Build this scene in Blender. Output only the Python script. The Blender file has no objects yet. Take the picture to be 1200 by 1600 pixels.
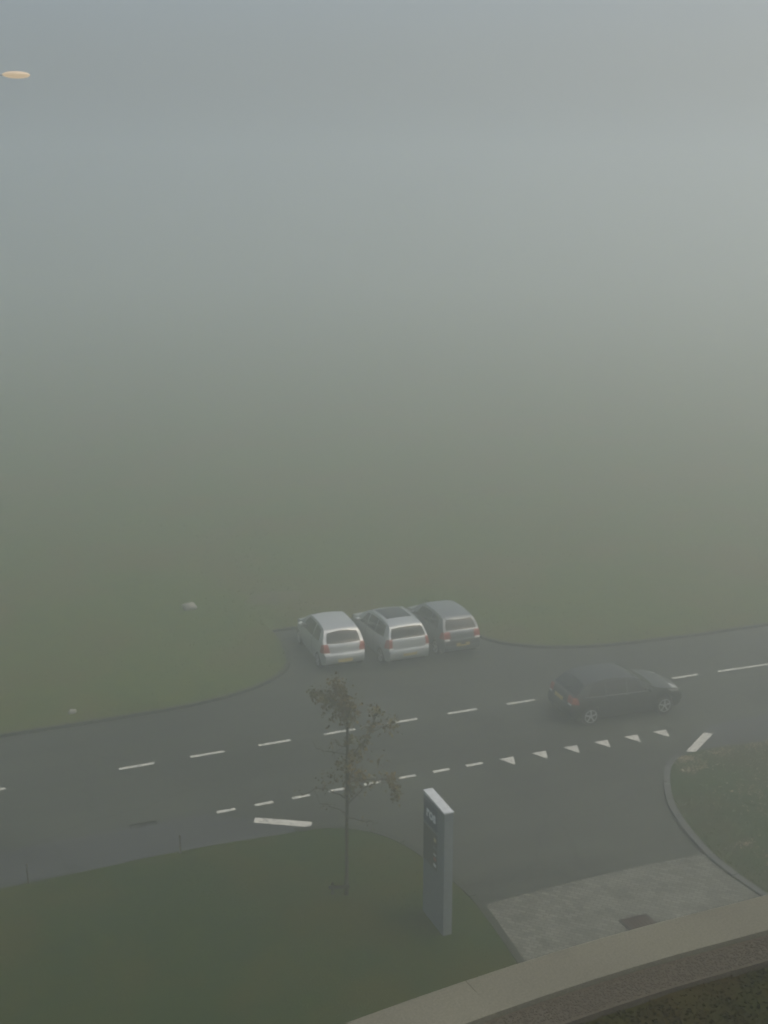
import bpy, bmesh, math, random
from mathutils import Vector, Matrix, noise as mnoise
random.seed(7)
sc = bpy.context.scene
C = sc.collection
R = math.radians

# ------------------------------------------------------------------ materials
def new_mat(name):
    m = bpy.data.materials.new(name); m.use_nodes = True
    nt = m.node_tree
    return m, nt, nt.nodes['Principled BSDF']

def noise_node(nt, scale, detail=4, rough=.55, vec=None):
    n = nt.nodes.new('ShaderNodeTexNoise'); n.inputs['Scale'].default_value = scale
    n.inputs['Detail'].default_value = detail; n.inputs['Roughness'].default_value = rough
    if vec: nt.links.new(vec, n.inputs['Vector'])
    return n

def ramp(nt, fac, stops):
    r = nt.nodes.new('ShaderNodeValToRGB'); e = r.color_ramp.elements
    while len(e) < len(stops): e.new(.5)
    for el, (p, c) in zip(e, stops):
        el.position = p; el.color = (c[0], c[1], c[2], 1)
    nt.links.new(fac, r.inputs['Fac'])
    return r

def mixc(nt, fac, a, b, mode='MIX'):
    m = nt.nodes.new('ShaderNodeMix'); m.data_type = 'RGBA'; m.blend_type = mode
    if isinstance(fac, (int, float)): m.inputs[0].default_value = fac
    else: nt.links.new(fac, m.inputs[0])
    for s, i in ((a, 6), (b, 7)):
        if isinstance(s, tuple): m.inputs[i].default_value = (*s, 1)
        else: nt.links.new(s, m.inputs[i])
    return m.outputs[2]

def bump(nt, b, h, strength=.4, dist=.02):
    n = nt.nodes.new('ShaderNodeBump'); n.inputs['Strength'].default_value = strength
    n.inputs['Distance'].default_value = dist
    nt.links.new(h, n.inputs['Height']); nt.links.new(n.outputs['Normal'], b.inputs['Normal'])

def obj_coord(nt):
    return nt.nodes.new('ShaderNodeTexCoord').outputs['Object']

def mottled(name, c1, c2, scale, fine, rough=.9, bstr=.4, bdist=.02, c3=None, big=.35):
    """two-scale mottled surface; c3 tints broad patches"""
    m, nt, b = new_mat(name); v = obj_coord(nt)
    n1 = noise_node(nt, scale, 5, .6, v); n2 = noise_node(nt, fine, 3, .7, v)
    base = ramp(nt, n1.outputs['Fac'], [(.32, c1), (.68, c2)]).outputs['Color']
    if c3:
        n3 = noise_node(nt, big, 4, .6, v)
        f = ramp(nt, n3.outputs['Fac'], [(.44, (0, 0, 0)), (.62, (1, 1, 1))]).outputs['Color']
        base = mixc(nt, f, base, c3)
    g = ramp(nt, n2.outputs['Fac'], [(.3, (.72,) * 3), (.7, (1.25,) * 3)]).outputs['Color']
    col = mixc(nt, 1.0, base, g, 'MULTIPLY')
    nt.links.new(col, b.inputs['Base Color']); b.inputs['Roughness'].default_value = rough; b.inputs['Specular IOR Level'].default_value = .08
    bump(nt, b, n2.outputs['Fac'], bstr, bdist)
    return m

def plain(name, c, rough=.5, metal=0, coat=0, vary=.12, scale=9.):
    m, nt, b = new_mat(name); v = obj_coord(nt)
    n = noise_node(nt, scale, 4, .6, v)
    lo = tuple(x * (1 - vary) for x in c); hi = tuple(min(1, x * (1 + vary)) for x in c)
    nt.links.new(ramp(nt, n.outputs['Fac'], [(.3, lo), (.7, hi)]).outputs['Color'], b.inputs['Base Color'])
    rr = nt.nodes.new('ShaderNodeMapRange'); rr.inputs['To Min'].default_value = max(.02, rough - .06)
    rr.inputs['To Max'].default_value = min(1, rough + .08)
    nt.links.new(n.outputs['Fac'], rr.inputs['Value']); nt.links.new(rr.outputs['Result'], b.inputs['Roughness'])
    b.inputs['Metallic'].default_value = metal; b.inputs['Coat Weight'].default_value = coat
    b.inputs['Coat Roughness'].default_value = .08
    return m

M = {}
# asphalt: aggregate speckle, long worn wheel tracks, patches of damp
def asphalt(name, c, tint):
    m, nt, b = new_mat(name); v = obj_coord(nt)
    mp = nt.nodes.new('ShaderNodeMapping'); mp.inputs['Scale'].default_value = (.06, 1.1, 1)
    nt.links.new(v, mp.inputs['Vector'])
    track = noise_node(nt, 1.0, 3, .5, mp.outputs['Vector'])
    patch = noise_node(nt, .55, 5, .6, v); agg = noise_node(nt, 55, 3, .8, v)
    base = ramp(nt, patch.outputs['Fac'], [(.3, tuple(x * .84 for x in c)), (.7, tuple(x * 1.14 for x in c))]).outputs['Color']
    base = mixc(nt, 1., base, ramp(nt, track.outputs['Fac'], [(.35, (.76,) * 3), (.65, (1.22,) * 3)]).outputs['Color'], 'MULTIPLY')
    base = mixc(nt, 1., base, ramp(nt, agg.outputs['Fac'], [(.3, (.7,) * 3), (.7, (1.3, 1.3, 1.3))]).outputs['Color'], 'MULTIPLY')
    vor = nt.nodes.new('ShaderNodeTexVoronoi'); vor.feature = 'DISTANCE_TO_EDGE'; vor.inputs['Scale'].default_value = .22
    wob = noise_node(nt, 1.2, 5, .6, v); wv = nt.nodes.new('ShaderNodeVectorMath'); wv.operation = 'ADD'
    nt.links.new(v, wv.inputs[0]); nt.links.new(wob.outputs['Color'], wv.inputs[1]); nt.links.new(wv.outputs[0], vor.inputs['Vector'])
    crk = ramp(nt, vor.outputs['Distance'], [(.0, (.35,) * 3), (.014, (1,) * 3)]).outputs['Color']
    base = mixc(nt, .8, base, crk, 'MULTIPLY')
    stain = noise_node(nt, .18, 3, .5, v)
    base = mixc(nt, 1., base, ramp(nt, stain.outputs['Fac'], [(.40, (.72,) * 3), (.60, (1.14,) * 3)]).outputs['Color'], 'MULTIPLY')
    nt.links.new(mixc(nt, .18, base, tint), b.inputs['Base Color'])
    rr = ramp(nt, patch.outputs['Fac'], [(.3, (.55,) * 3), (.7, (.8,) * 3)])
    nt.links.new(rr.outputs['Color'], b.inputs['Roughness'])
    b.inputs['Specular IOR Level'].default_value = .15
    bump(nt, b, agg.outputs['Fac'], .35, .008)
    return m
M['road'] = asphalt('asphalt', (.037, .042, .032), (.037, .042, .032))
M['path'] = asphalt('path_asphalt', (.046, .050, .052), (.046, .050, .052))
M['gutter'] = asphalt('gutter_stone', (.05, .05, .05), (.05, .05, .05))
M['field'] = mottled('rough_grass_field', (.034, .062, .003), (.060, .080, .006), 1.3, 16, .95, .35, .04, (.066, .064, .012), .16)
M['lawn'] = mottled('mown_lawn', (.010, .026, .0005), (.020, .037, .001), 1.6, 22, .95, .6, .03, (.030, .036, .001), .3)
M['mulch'] = mottled('leafy_lawn', (.010, .028, .002), (.022, .040, .005), 2.2, 20, .95, .6, .03, (.028, .034, .008), .5)
M['kerb'] = mottled('kerb_concrete', (.06, .065, .064), (.092, .095, .090), 3, 40, .85, .3, .004)
M['kerb_dark'] = mottled('dark_kerb_concrete', (.027, .030, .023), (.042, .046, .036), 3, 40, .85, .3, .004)  # kerb concrete in a darker grey
m, nt, b = new_mat('worn_road_paint'); v = obj_coord(nt)
na = noise_node(nt, 9, 6, .75, v); nb = noise_node(nt, 2.1, 4, .6, v)
wear = ramp(nt, na.outputs['Fac'], [(.36, (0, 0, 0)), (.47, (1, 1, 1))]).outputs['Color']
white = ramp(nt, nb.outputs['Fac'], [(.3, (.40, .40, .35)), (.7, (.62, .62, .55))]).outputs['Color']
nt.links.new(mixc(nt, wear, (.12, .12, .10), white), b.inputs['Base Color']); b.inputs['Roughness'].default_value = .75
M['paint'] = m
M['coping'] = mottled('pale_coping', (.125, .126, .094), (.15, .149, .114), 2.2, 60, .8, .15, .002, (.12, .12, .092), 1.1)
M['gravel'] = mottled('roof_gravel', (.060, .055, .041), (.082, .075, .056), 26, 60, .95, .3, .01)
M['sedum'] = mottled('sedum_carpet', (.017, .021, .003), (.028, .029, .005), 5, 45, .95, .4, .02, (.028, .022, .005), 1.2)
M['wall'] = mottled('building_wall', (.30, .29, .27), (.36, .35, .33), 1.2, 30, .85, .2, .004)
M['sand'] = mottled('bare_sand', (.065, .068, .028), (.095, .090, .045), 1.5, 18, .95, .6, .03)
M['stone'] = mottled('pale_stone', (.20, .20, .165), (.29, .28, .24), 4, 25, .9, .5, .02)
M['tread'] = plain('tyre_rubber', (.016, .016, .017), .85)
M['alloy'] = plain('alloy_rim', (.55, .56, .57), .35, .7)
M['glass'] = plain('tinted_car_glass', (.006, .007, .007), .12, 0, 0, .05)
M['under'] = plain('dark_underbody', (.015, .015, .015), .9)
M['lens_red'] = plain('red_lamp_lens', (.34, .075, .055), .25, 0, .3)
M['lens_white'] = plain('clear_lamp_lens', (.74, .73, .68), .2, 0, .3)
M['lens_head'] = plain('headlamp_lens', (.30, .31, .30), .2, 0, .3)
M['plate'] = plain('yellow_number_plate', (.42, .32, .09), .5)
M['trim'] = plain('black_plastic_trim', (.025, .026, .027), .6)
M['dull_trim'] = plain('dull_window_trim', (.20, .21, .21), .6)
M['silver'] = plain('silver_car_paint', (.46, .48, .475), .32, .45, .5, .03)
M['silver_b'] = plain('pale_silver_car_paint', (.44, .465, .46), .30, .45, .5, .03)
M['grey'] = plain('blue_grey_car_paint', (.165, .182, .186), .30, .4, .5, .03)
M['black'] = plain('black_car_paint', (.006, .009, .0095), .42, .0, .22, .05)
M['bark'] = mottled('bark', (.045, .042, .024), (.085, .072, .045), 14, 60, .95, .7, .01)
M['leaf'] = mottled('withered_leaf', (.095, .066, .014), (.17, .12, .03), 5, 30, .8, .1, .003, (.10, .09, .025), 2.2)
M['wood'] = mottled('dark_wood', (.02, .017, .012), (.04, .032, .022), 10, 50, .9, .4, .004)
M['sign'] = plain('sign_metal_grey', (.15, .18, .195), .55, .1, 0, .14)
M['sign_top'] = plain('sign_cap_pale', (.50, .53, .53), .4, .1)
M['sign_dark'] = plain('sign_panel_dark', (.028, .034, .038), .4)
M['sign_blue'] = plain('sign_panel_blue', (.018, .04, .085), .4)
M['white'] = plain('white_lettering', (.78, .8, .8), .5)
M['cream'] = plain('cream_strip', (.5, .44, .26), .5)
M['redst'] = plain('red_strip', (.33, .09, .05), .5)
M['added_mast'] = plain('galvanised_steel', (.42, .43, .43), .5, .4)
M['rust'] = mottled('rusty_iron', (.028, .018, .014), (.045, .028, .022), 8, 60, .8, .4, .004)
M['iron'] = mottled('dark_iron', (.02, .02, .02), (.035, .034, .032), 8, 60, .7, .4, .004)
M['post'] = plain('dark_post', (.07, .06, .05), .7)
# brick paving
m, nt, b = new_mat('brick_paving'); v = obj_coord(nt)
mp = nt.nodes.new('ShaderNodeMapping'); mp.inputs['Rotation'].default_value = (0, 0, R(45))
nt.links.new(v, mp.inputs['Vector'])
br = nt.nodes.new('ShaderNodeTexBrick')
br.inputs['Color1'].default_value = (.088, .092, .074, 1); br.inputs['Color2'].default_value = (.165, .170, .140, 1)
br.inputs['Mortar'].default_value = (.02, .02, .016, 1); br.inputs['Scale'].default_value = 1
br.inputs['Brick Width'].default_value = .21; br.inputs['Row Height'].default_value = .105; br.inputs['Mortar Size'].default_value = .008
nt.links.new(mp.outputs['Vector'], br.inputs['Vector'])
n = noise_node(nt, .9, 5, .65, v); n2 = noise_node(nt, 40, 3, .7, v)
g = ramp(nt, n.outputs['Fac'], [(.3, (.88,) * 3), (.7, (1.08,) * 3)]).outputs['Color']
g2 = ramp(nt, n2.outputs['Fac'], [(.3, (.8,) * 3), (.7, (1.2,) * 3)]).outputs['Color']
nt.links.new(mixc(nt, 1., mixc(nt, 1., br.outputs['Color'], g, 'MULTIPLY'), g2, 'MULTIPLY'), b.inputs['Base Color'])
b.inputs['Roughness'].default_value = .88; b.inputs['Specular IOR Level'].default_value = .1; bump(nt, b, br.outputs['Fac'], -.4, .006)
M['brick'] = m
# emissive glow standing in for an indoor lamp reflected in window glass
m, nt, b = new_mat('lamp_reflection_glow'); b.inputs['Base Color'].default_value = (.8, .7, .5, 1)
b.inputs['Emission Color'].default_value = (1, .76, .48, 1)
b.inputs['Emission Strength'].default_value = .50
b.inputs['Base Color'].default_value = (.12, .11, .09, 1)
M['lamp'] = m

# ------------------------------------------------------------------ helpers
def link(name, bm, mat, parent=None, smooth=True, angle=35):
    bmesh.ops.remove_doubles(bm, verts=bm.verts, dist=1e-5)
    bmesh.ops.recalc_face_normals(bm, faces=bm.faces)
    me = bpy.data.meshes.new(name); bm.to_mesh(me); bm.free()
    if smooth:
        for p in me.polygons: p.use_smooth = True
        me.set_sharp_from_angle(angle=R(angle))
    me.materials.append(mat)
    o = bpy.data.objects.new(name, me); C.objects.link(o)
    if parent: o.parent = parent
    return o

def tag(o, label=None, cat=None, group=None, kind=None):
    if label: o['label'] = label
    if cat: o['category'] = cat
    if group: o['group'] = group
    if kind: o['kind'] = kind
    return o

def thing(name, label, cat, loc=(0, 0, 0), rz=0, group=None):
    o = bpy.data.objects.new(name, None); o.empty_display_size = .2; C.objects.link(o)
    o.location = loc; o.rotation_euler = (0, 0, rz)
    return tag(o, label, cat, group)

def box(bm, c, s, rot=None, bev=0):
    mat = Matrix.Translation(c) @ (rot.to_4x4() if rot else Matrix()) @ Matrix.Diagonal((s[0], s[1], s[2], 1))
    r = bmesh.ops.create_cube(bm, size=1, matrix=mat)
    if bev:
        es = list({e for v in r['verts'] for e in v.link_edges})
        bmesh.ops.bevel(bm, geom=es, offset=bev, segments=2, affect='EDGES', profile=.5)

def tube(bm, pts, rad, n=7, cap=True):
    pts = [Vector(p) for p in pts]; rings = []
    ref = Vector((.31, .87, .21))
    for i, p in enumerate(pts):
        d = (pts[min(i + 1, len(pts) - 1)] - pts[max(i - 1, 0)]).normalized()
        a = d.cross(ref).normalized(); b_ = d.cross(a).normalized()
        rings.append([bm.verts.new(p + (a * math.cos(t) + b_ * math.sin(t)) * rad[i]) for t in [2 * math.pi * k / n for k in range(n)]])
    for r0, r1 in zip(rings, rings[1:]):
        for k in range(n): bm.faces.new((r0[k], r0[(k + 1) % n], r1[(k + 1) % n], r1[k]))
    if cap:
        bm.faces.new(rings[0][::-1]); bm.faces.new(rings[-1])

def lathe(bm, prof, axis='Y', n=28, centre=(0, 0, 0)):
    """prof: list of (radius, along)"""
    c = Vector(centre); rings = []
    for r, a in prof:
        ring = []
        for k in range(n):
            t = 2 * math.pi * k / n
            p = (r * math.cos(t), a, r * math.sin(t)) if axis == 'Y' else (r * math.cos(t), r * math.sin(t), a)
            ring.append(bm.verts.new(c + Vector(p)))
        rings.append(ring)
    for r0, r1 in zip(rings, rings[1:]):
        for k in range(n): bm.faces.new((r0[k], r0[(k + 1) % n], r1[(k + 1) % n], r1[k]))
    bm.faces.new(rings[0][::-1]); bm.faces.new(rings[-1])

def crom(pts, step=.25):
    """Catmull-Rom resample of a 2-D polyline"""
    P = [Vector(p) for p in pts]; out = []
    for i in range(len(P) - 1):
        p0 = P[max(i - 1, 0)]; p1 = P[i]; p2 = P[i + 1]; p3 = P[min(i + 2, len(P) - 1)]
        n = max(1, min(40, int((p2 - p1).length / step)))
        if (p2 - p1).length > 15: p0 = p1 - (p2 - p1); p3 = p2 + (p2 - p1)
        for k in range(n):
            t = k / n
            out.append(.5 * ((2 * p1) + (p2 - p0) * t + (2 * p0 - 5 * p1 + 4 * p2 - p3) * t * t + (3 * p1 - p0 - 3 * p2 + p3) * t ** 3))
    out.append(P[-1])
    return out

def ribbon(bm, path, w0, w1, z0, z1):
    """solid strip along a 2-D path, from offset w0 to w1 (left of travel), z0..z1"""
    rows = []
    for i, p in enumerate(path):
        d = (path[min(i + 1, len(path) - 1)] - path[max(i - 1, 0)]).normalized(); nn = Vector((-d.y, d.x))
        a = p + nn * w0; b_ = p + nn * w1
        rows.append([bm.verts.new((q.x, q.y, z)) for q, z in ((a, z0), (a, z1), (b_, z1), (b_, z0))])
    for r0, r1 in zip(rows, rows[1:]):
        for k in range(4): bm.faces.new((r0[k], r0[(k + 1) % 4], r1[(k + 1) % 4], r1[k]))
    bm.faces.new(rows[0]); bm.faces.new(rows[-1][::-1])

def kerb_run(bm, path, w0, w1, z0, z1, L=1.0, gap=.012):
    """kerb stones laid end to end along a path, a narrow open joint between them"""
    acc = [0.]
    for p, q in zip(path, path[1:]): acc.append(acc[-1] + (q - p).length)
    def at(d):
        d = max(0, min(acc[-1], d)); i = max(k for k in range(len(acc)) if acc[k] <= d); i = min(i, len(path) - 2)
        return path[i].lerp(path[i + 1], (d - acc[i]) / max(1e-9, acc[i + 1] - acc[i]))
    d = 0.
    while d < acc[-1] - .05:
        e = min(d + L, acc[-1]); dz = random.uniform(-.005, .005)
        ribbon(bm, [at(lerp(d + gap / 2, e - gap / 2, k / 3)) for k in range(4)], w0, w1, z0, z1 + dz); d = e

def grid(bm, fn, nu, nv):
    vs = [[bm.verts.new(fn(i / nu, j / nv)) for j in range(nv + 1)] for i in range(nu + 1)]
    for i in range(nu):
        for j in range(nv): bm.faces.new((vs[i][j], vs[i + 1][j], vs[i + 1][j + 1], vs[i][j + 1]))
    return vs

def shell(bm, fn, nu, nv, t0, t1):
    """patch fn(u,v,offset) given thickness from offset t0 (inner) to t1 (outer)"""
    A = grid(bm, lambda u, v: fn(u, v, t1), nu, nv); B = grid(bm, lambda u, v: fn(u, v, t0), nu, nv)
    for i in range(nu):
        bm.faces.new((A[i][0], A[i + 1][0], B[i + 1][0], B[i][0])); bm.faces.new((A[i][nv], A[i + 1][nv], B[i + 1][nv], B[i][nv]))
    for j in range(nv):
        bm.faces.new((A[0][j], A[0][j + 1], B[0][j + 1], B[0][j])); bm.faces.new((A[nu][j], A[nu][j + 1], B[nu][j + 1], B[nu][j]))

def pchip(pts):
    xs = [p[0] for p in pts]; ys = [p[1] for p in pts]; n = len(xs)
    h = [xs[i + 1] - xs[i] for i in range(n - 1)]; d = [(ys[i + 1] - ys[i]) / h[i] for i in range(n - 1)]
    m_ = [0] * n; m_[0] = d[0]; m_[-1] = d[-1]
    for i in range(1, n - 1):
        if d[i - 1] * d[i] > 0:
            w1 = 2 * h[i] + h[i - 1]; w2 = h[i] + 2 * h[i - 1]
            m_[i] = (w1 + w2) / (w1 / d[i - 1] + w2 / d[i])
    def f(x):
        if x <= xs[0]: return ys[0]
        if x >= xs[-1]: return ys[-1]
        i = max(k for k in range(n - 1) if xs[k] <= x)
        t = (x - xs[i]) / h[i]
        return ((1 + 2 * t) * (1 - t) ** 2 * ys[i] + t * (1 - t) ** 2 * h[i] * m_[i] + t * t * (3 - 2 * t) * ys[i + 1] + t * t * (t - 1) * h[i] * m_[i + 1])
    return f

def lerp(a, b, t): return a + (b - a) * t

# ------------------------------------------------------------------ ground, road, kerbs
def bend(x):                       # the road bears slightly toward the camera on the right
    t = min(2.5, max(0., x - 12) / 16.5)
    return -.40 * t * t if t < 1 else -.40 - .8 * (t - 1)

def sheet(name, rows, mat, parent=None):
    bm = bmesh.new()
    vs = [[bm.verts.new(p) for p in r] for r in rows]
    for r0, r1 in zip(vs, vs[1:]):
        for k in range(len(r0) - 1): bm.faces.new((r0[k], r0[k + 1], r1[k + 1], r1[k]))
    return link(name, bm, mat, parent)

EXT = 240.
xs_long = [-EXT, -60, -30] + [-20 + i for i in range(71)] + [70, EXT]
g = sheet('ground', [[(x, y, -.25) for x in (-EXT, -40, 40, EXT)] for y in (-60, 0, 60, EXT)], M['field']); tag(g, kind='structure')
road = sheet('road', [[(x, y + (bend(x) if y > 25 else 0), 0) for x in xs_long] for y in (-8, 10, 18.5, 22, 26, 29, 32, 35, 38, 41, 46)], M['road'])
tag(road, kind='structure')

def mark(name, poly, z=.005, thick=.003):
    bm = bmesh.new()
    a = [bm.verts.new((x, y, z)) for x, y in poly]; b_ = [bm.verts.new((x, y, z - thick)) for x, y in poly]
    bm.faces.new(a); bm.faces.new(b_[::-1])
    n_ = len(a)
    for k in range(n_): bm.faces.new((a[k], a[(k + 1) % n_], b_[(k + 1) % n_], b_[k]))
    return link(name, bm, M['paint'], road, False)

def dash(name, x0, x1, y, w):
    mark(name, [(x0, y - w / 2 + bend(x0)), (x1, y - w / 2 + bend(x1)), (x1, y + w / 2 + bend(x1)), (x0, y + w / 2 + bend(x0))])
for k in range(-10, 10):
    if k > 5 or k == -5: continue
    x = 13.98 + 2.114 * k; dash('centre_line_dash', x, x + 1.03, 33.82, .125)
dash('centre_line', 26.42, 37, 33.82, .115)
for k in range(8): dash('edge_line_dash', 7.48 + 1.072 * k, 8.0 + 1.072 * k, 30.18, .125)
for x in (16.08, 17.17, 18.24, 19.31, 20.37, 21.40):
    y = 30.23 + bend(x)
    mark('give_way_triangle', [(x, y), (x + .26, y - .52), (x + .48, y - .01)])
mark('ramp_bar', [(8.21, 29.17), (8.33, 29.42), (9.67, 28.62), (9.54, 28.36)], .052)
mark('ramp_bar', [(21.46, 28.46), (21.70, 28.32), (22.97, 29.18), (22.78, 29.38)], .052)

# raised cycle path strips beside the road, ramped down at the side street
def strip(name, xa, xb, ya, yb, slant, mat):
    n_ = 40; bm = bmesh.new()
    def top(u, v):
        x = lerp(xa, xb, u); y = lerp(ya, yb, v)
        x += slant * v
        return (x, y + bend(x), .045)
    shell(bm, lambda u, v, o: (*top(u, v)[:2], o), n_, 3, .004, .045)
    return tag(link(name, bm, mat), kind='structure')
strip('cycle_path', -90, 10.1, 28.2, 30.06, -2.9, M['path'])
strip('cycle_path', 21.0, 90, 28.2, 30.0, 2.4, M['path'])
bm = bmesh.new()
ribbon(bm, [Vector((x, 30.16)) for x in (-90, -40, -10, 0, 4, 7.3)], -.075, .075, .002, .006)
tag(link('gutter', bm, M['gutter']), kind='structure')

far_path = [(-EXT, 37.36), (-100, 37.36), (-50, 37.36), (-25, 37.36), (-3, 37.38), (2.5, 37.38), (6.5, 37.38), (8.6, 37.5), (10.46, 37.95), (11.81, 38.69), (12.6, 39.6), (12.98, 40.8), (13.08, 42.2), (13.1, 43.3)]
far_path2 = [(20.08, 43.3), (20.1, 41.5), (20.14, 40.1), (20.45, 39.1), (21.1, 38.4), (22.09, 37.75), (23.68, 37.22), (25.48, 36.99), (28.2, 36.78), (31.2, 36.72), (45, 36.1), (60, 35.6), (90, 34.8), (140, 34.), (EXT, 33.)]
fp = crom(far_path) + crom(far_path2)
bm = bmesh.new(); kerb_run(bm, [p for p in crom(far_path) if p.x > -16] + [p for p in crom(far_path2) if p.x < 45], -.02, .14, -.1, .10); ribbon(bm, [p for p in crom(far_path) if p.x < -15.9], -.02, .14, -.1, .10); ribbon(bm, [p for p in crom(far_path2) if p.x > 44.9], -.02, .14, -.1, .10); tag(link('kerb', bm, M['kerb_dark']), kind='structure')

def hump(x, y):
    return .10 * mnoise.noise((x * .16, y * .16, 1.3)) + .05 * mnoise.noise((x * .6, y * .6, 4.1)) + .025 * mnoise.noise((x * 1.9, y * 1.9, 8.))
bm = bmesh.new(); cols = []
fx = [p for p in fp]
dense = []
for p, q in zip(fx, fx[1:]):
    dense.append(p); n_ = int((q - p).length / .6) if -25 < p.x < 40 else 3
    for k in range(1, min(n_, 60)): dense.append(p.lerp(q, k / n_))
dense.append(fx[-1])
NA = 12; YC = 47.
for p in dense:
    col = []
    for j in range(NA + 1):
        y = lerp(p.y + .12, YC, (j / NA) ** 1.5); e = min(1, (y - p.y - .12) / 1.2)
        col.append(bm.verts.new((p.x, y, .09 + e * (.05 + hump(p.x, y)))))
    cols.append(col)
for c0, c1 in zip(cols, cols[1:]):
    for j in range(NA): bm.faces.new((c0[j], c1[j], c1[j + 1], c0[j + 1]))
fcols = []
for x in [-EXT, -120, -60] + [-30 + k * .8 for k in range(126)] + [90, 140, EXT]:
    fcols.append([bm.verts.new((x, y, .125 + hump(x, y) * max(0, min(1, (75 - y) / 12)))) for y in [46.9 + .8 * k for k in range(37)] + [80, 90, 110, 140, 180, EXT]])
for c0, c1 in zip(fcols, fcols[1:]):
    for j in range(len(c0) - 1): bm.faces.new((c0[j], c1[j], c1[j + 1], c0[j + 1]))
field = tag(link('field', bm, M['field'], angle=179), kind='structure')

# left lawn, bounded by road strip and the side street's kerb
lk = [(-EXT, 28.2), (-100, 28.2), (-50, 28.2), (-25, 28.2), (-8, 28.28), (1.6, 28.33), (3.6, 28.36), (5.5, 28.42), (7.2, 28.38), (8.5, 28.28), (9.6, 28.18), (10.45, 27.88), (11.14, 27.15), (11.52, 26.25), (11.82, 24.8), (11.93, 23.5), (11.86, 22.2), (11.74, 21.0), (11.6, 19), (11.5, 7.3)]
rk = [(EXT, 24.5), (140, 25.), (90, 26.), (60, 26.8), (44, 27.4), (31, 27.85), (24.2, 28.12), (22.9, 28.28), (22.0, 28.32), (21.2, 28.22), (20.55, 27.85), (19.82, 26.94), (19.16, 25.77), (18.78, 24.58), (18.50, 23.2), (18.47, 22.14), (18.55, 21.1), (18.7, 18), (19, 7.3)]
def lawn(name, path, inward, mat, ht):
    bm = bmesh.new(); rows = []
    p2 = crom(path)
    for p in p2:
        # shrink each boundary point toward an inner spine below it
        row = []
        for j in range(31):
            t = (j / 30) ** 1.5
            tx = inward[0] if abs(p.x - inward[0]) < 60 else p.x
            q = Vector((lerp(p.x, tx, t), lerp(p.y, 7.2, t)))
            e = min(1, (q - p).length / .8)
            row.append(bm.verts.new((q.x, q.y, ht + e * (.03 + .5 * hump(q.x, q.y)))))
        rows.append(row)
    for a, b_ in zip(rows, rows[1:]):
        for j in range(30):
            f = (a[j], b_[j], b_[j + 1], a[j + 1])
            if len({v.co.to_tuple(4) for v in f}) > 2: bm.faces.new(f)
    return tag(link(name, bm, mat, angle=60), kind='structure')
lawn('lawn', lk, (-12, 5), M['lawn'], .07)
lawn('verge', rk, (42, 5), M['mulch'], .07)
lp = crom(lk); rp = crom(rk)
bm = bmesh.new(); kerb_run(bm, [p for p in lp if p.x > 9.0], -.01, .17, -.1, .085); tag(link('kerb', bm, M['kerb_dark']), kind='structure')
bm = bmesh.new(); kerb_run(bm, [p for p in rp if p.x < 21.3], -.17, .01, -.1, .085); tag(link('kerb', bm, M['kerb']), kind='structure')

# brick pavement crossing the side street
bm = bmesh.new()
shell(bm, lambda u, v, o: (lerp(11.72 + .22 * v, 18.42, u), lerp(7.2, 23.3 + .13 * math.sin(u * 3.1), v), o), 16, 16, .003, .03)
tag(link('pavement', bm, M['brick']), kind='structure')
# iron access cover in the pavement
t = thing('access_cover', 'square rusty brown access cover set in the brick pavement below the roof edge', 'access cover', (15.07, 21.22, .03))
bm = bmesh.new(); box(bm, (0, 0, .006), (.76, .70, .012), bev=.003); link('frame', bm, M['iron'], t, False)
bm = bmesh.new(); box(bm, (0, 0, .0165), (.68, .62, .009), bev=.002)
for i in range(6):
    box(bm, (-.25 + i * .10, 0, .023), (.035, .54, .004))
link('cover_plate', bm, M['rust'], t, False)
# gully grate by the gutter
t = thing('drain_grate', 'dark iron drain grate in the gutter at the road edge', 'drain', (5.5, 30.2, .006))
bm = bmesh.new()
for s in (-1, 1):
    box(bm, (0, s * .15, .01), (.72, .03, .02)); box(bm, (s * .345, 0, .01), (.03, .27, .02))
link('frame', bm, M['iron'], t, False)
bm = bmesh.new()
for i in range(12): box(bm, (-.30 + i * .0545, 0, .009), (.022, .27, .014))
link('grille', bm, M['iron'], t, False)
# slim posts on the lawn edge
for i, (x, y) in enumerate(((6.03, 28.28), (2.29, 28.3))):
    t = thing('marker_post', ('slim dark post at lawn edge, nearer the tree', 'slim dark post at lawn edge by the left of the photo')[i], 'post', (x, y, .05), 0, 'posts along the lawn edge')
    bm = bmesh.new(); box(bm, (0, 0, .26), (.04, .04, .56), bev=.005); link('shaft', bm, M['post'], t, False)
    bm = bmesh.new(); lathe(bm, [(.026, .535), (.028, .545), (.018, .56), (.004, .565)], 'Z', 12); link('cap', bm, M['post'], t)

# ------------------------------------------------------------------ rough ground cover
def tufts(name, n_, where, mat, h, spread, label, cat):
    bm = bmesh.new()
    for _ in range(n_):
        x, y, z = where()
        for _k in range(5):
            a = random.uniform(0, 2 * math.pi); r = random.uniform(0, spread); hh = h * random.uniform(.5, 1.3)
            bx, by = x + r * math.cos(a), y + r * math.sin(a); ln = random.uniform(.2, .7) * hh; w = .25 * hh
            px, py = -math.sin(a) * w / 2, math.cos(a) * w / 2
            bm.faces.new((bm.verts.new((bx - px, by - py, z)), bm.verts.new((bx + px, by + py, z)), bm.verts.new((bx + math.cos(a) * ln, by + math.sin(a) * ln, z + hh))))
    me = bpy.data.meshes.new(name); bm.to_mesh(me); bm.free(); me.materials.append(mat)
    o = bpy.data.objects.new(name, me); C.objects.link(o)
    return tag(o, label, cat, kind='stuff')
from mathutils.bvhtree import BVHTree
dg = bpy.context.evaluated_depsgraph_get()
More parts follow.
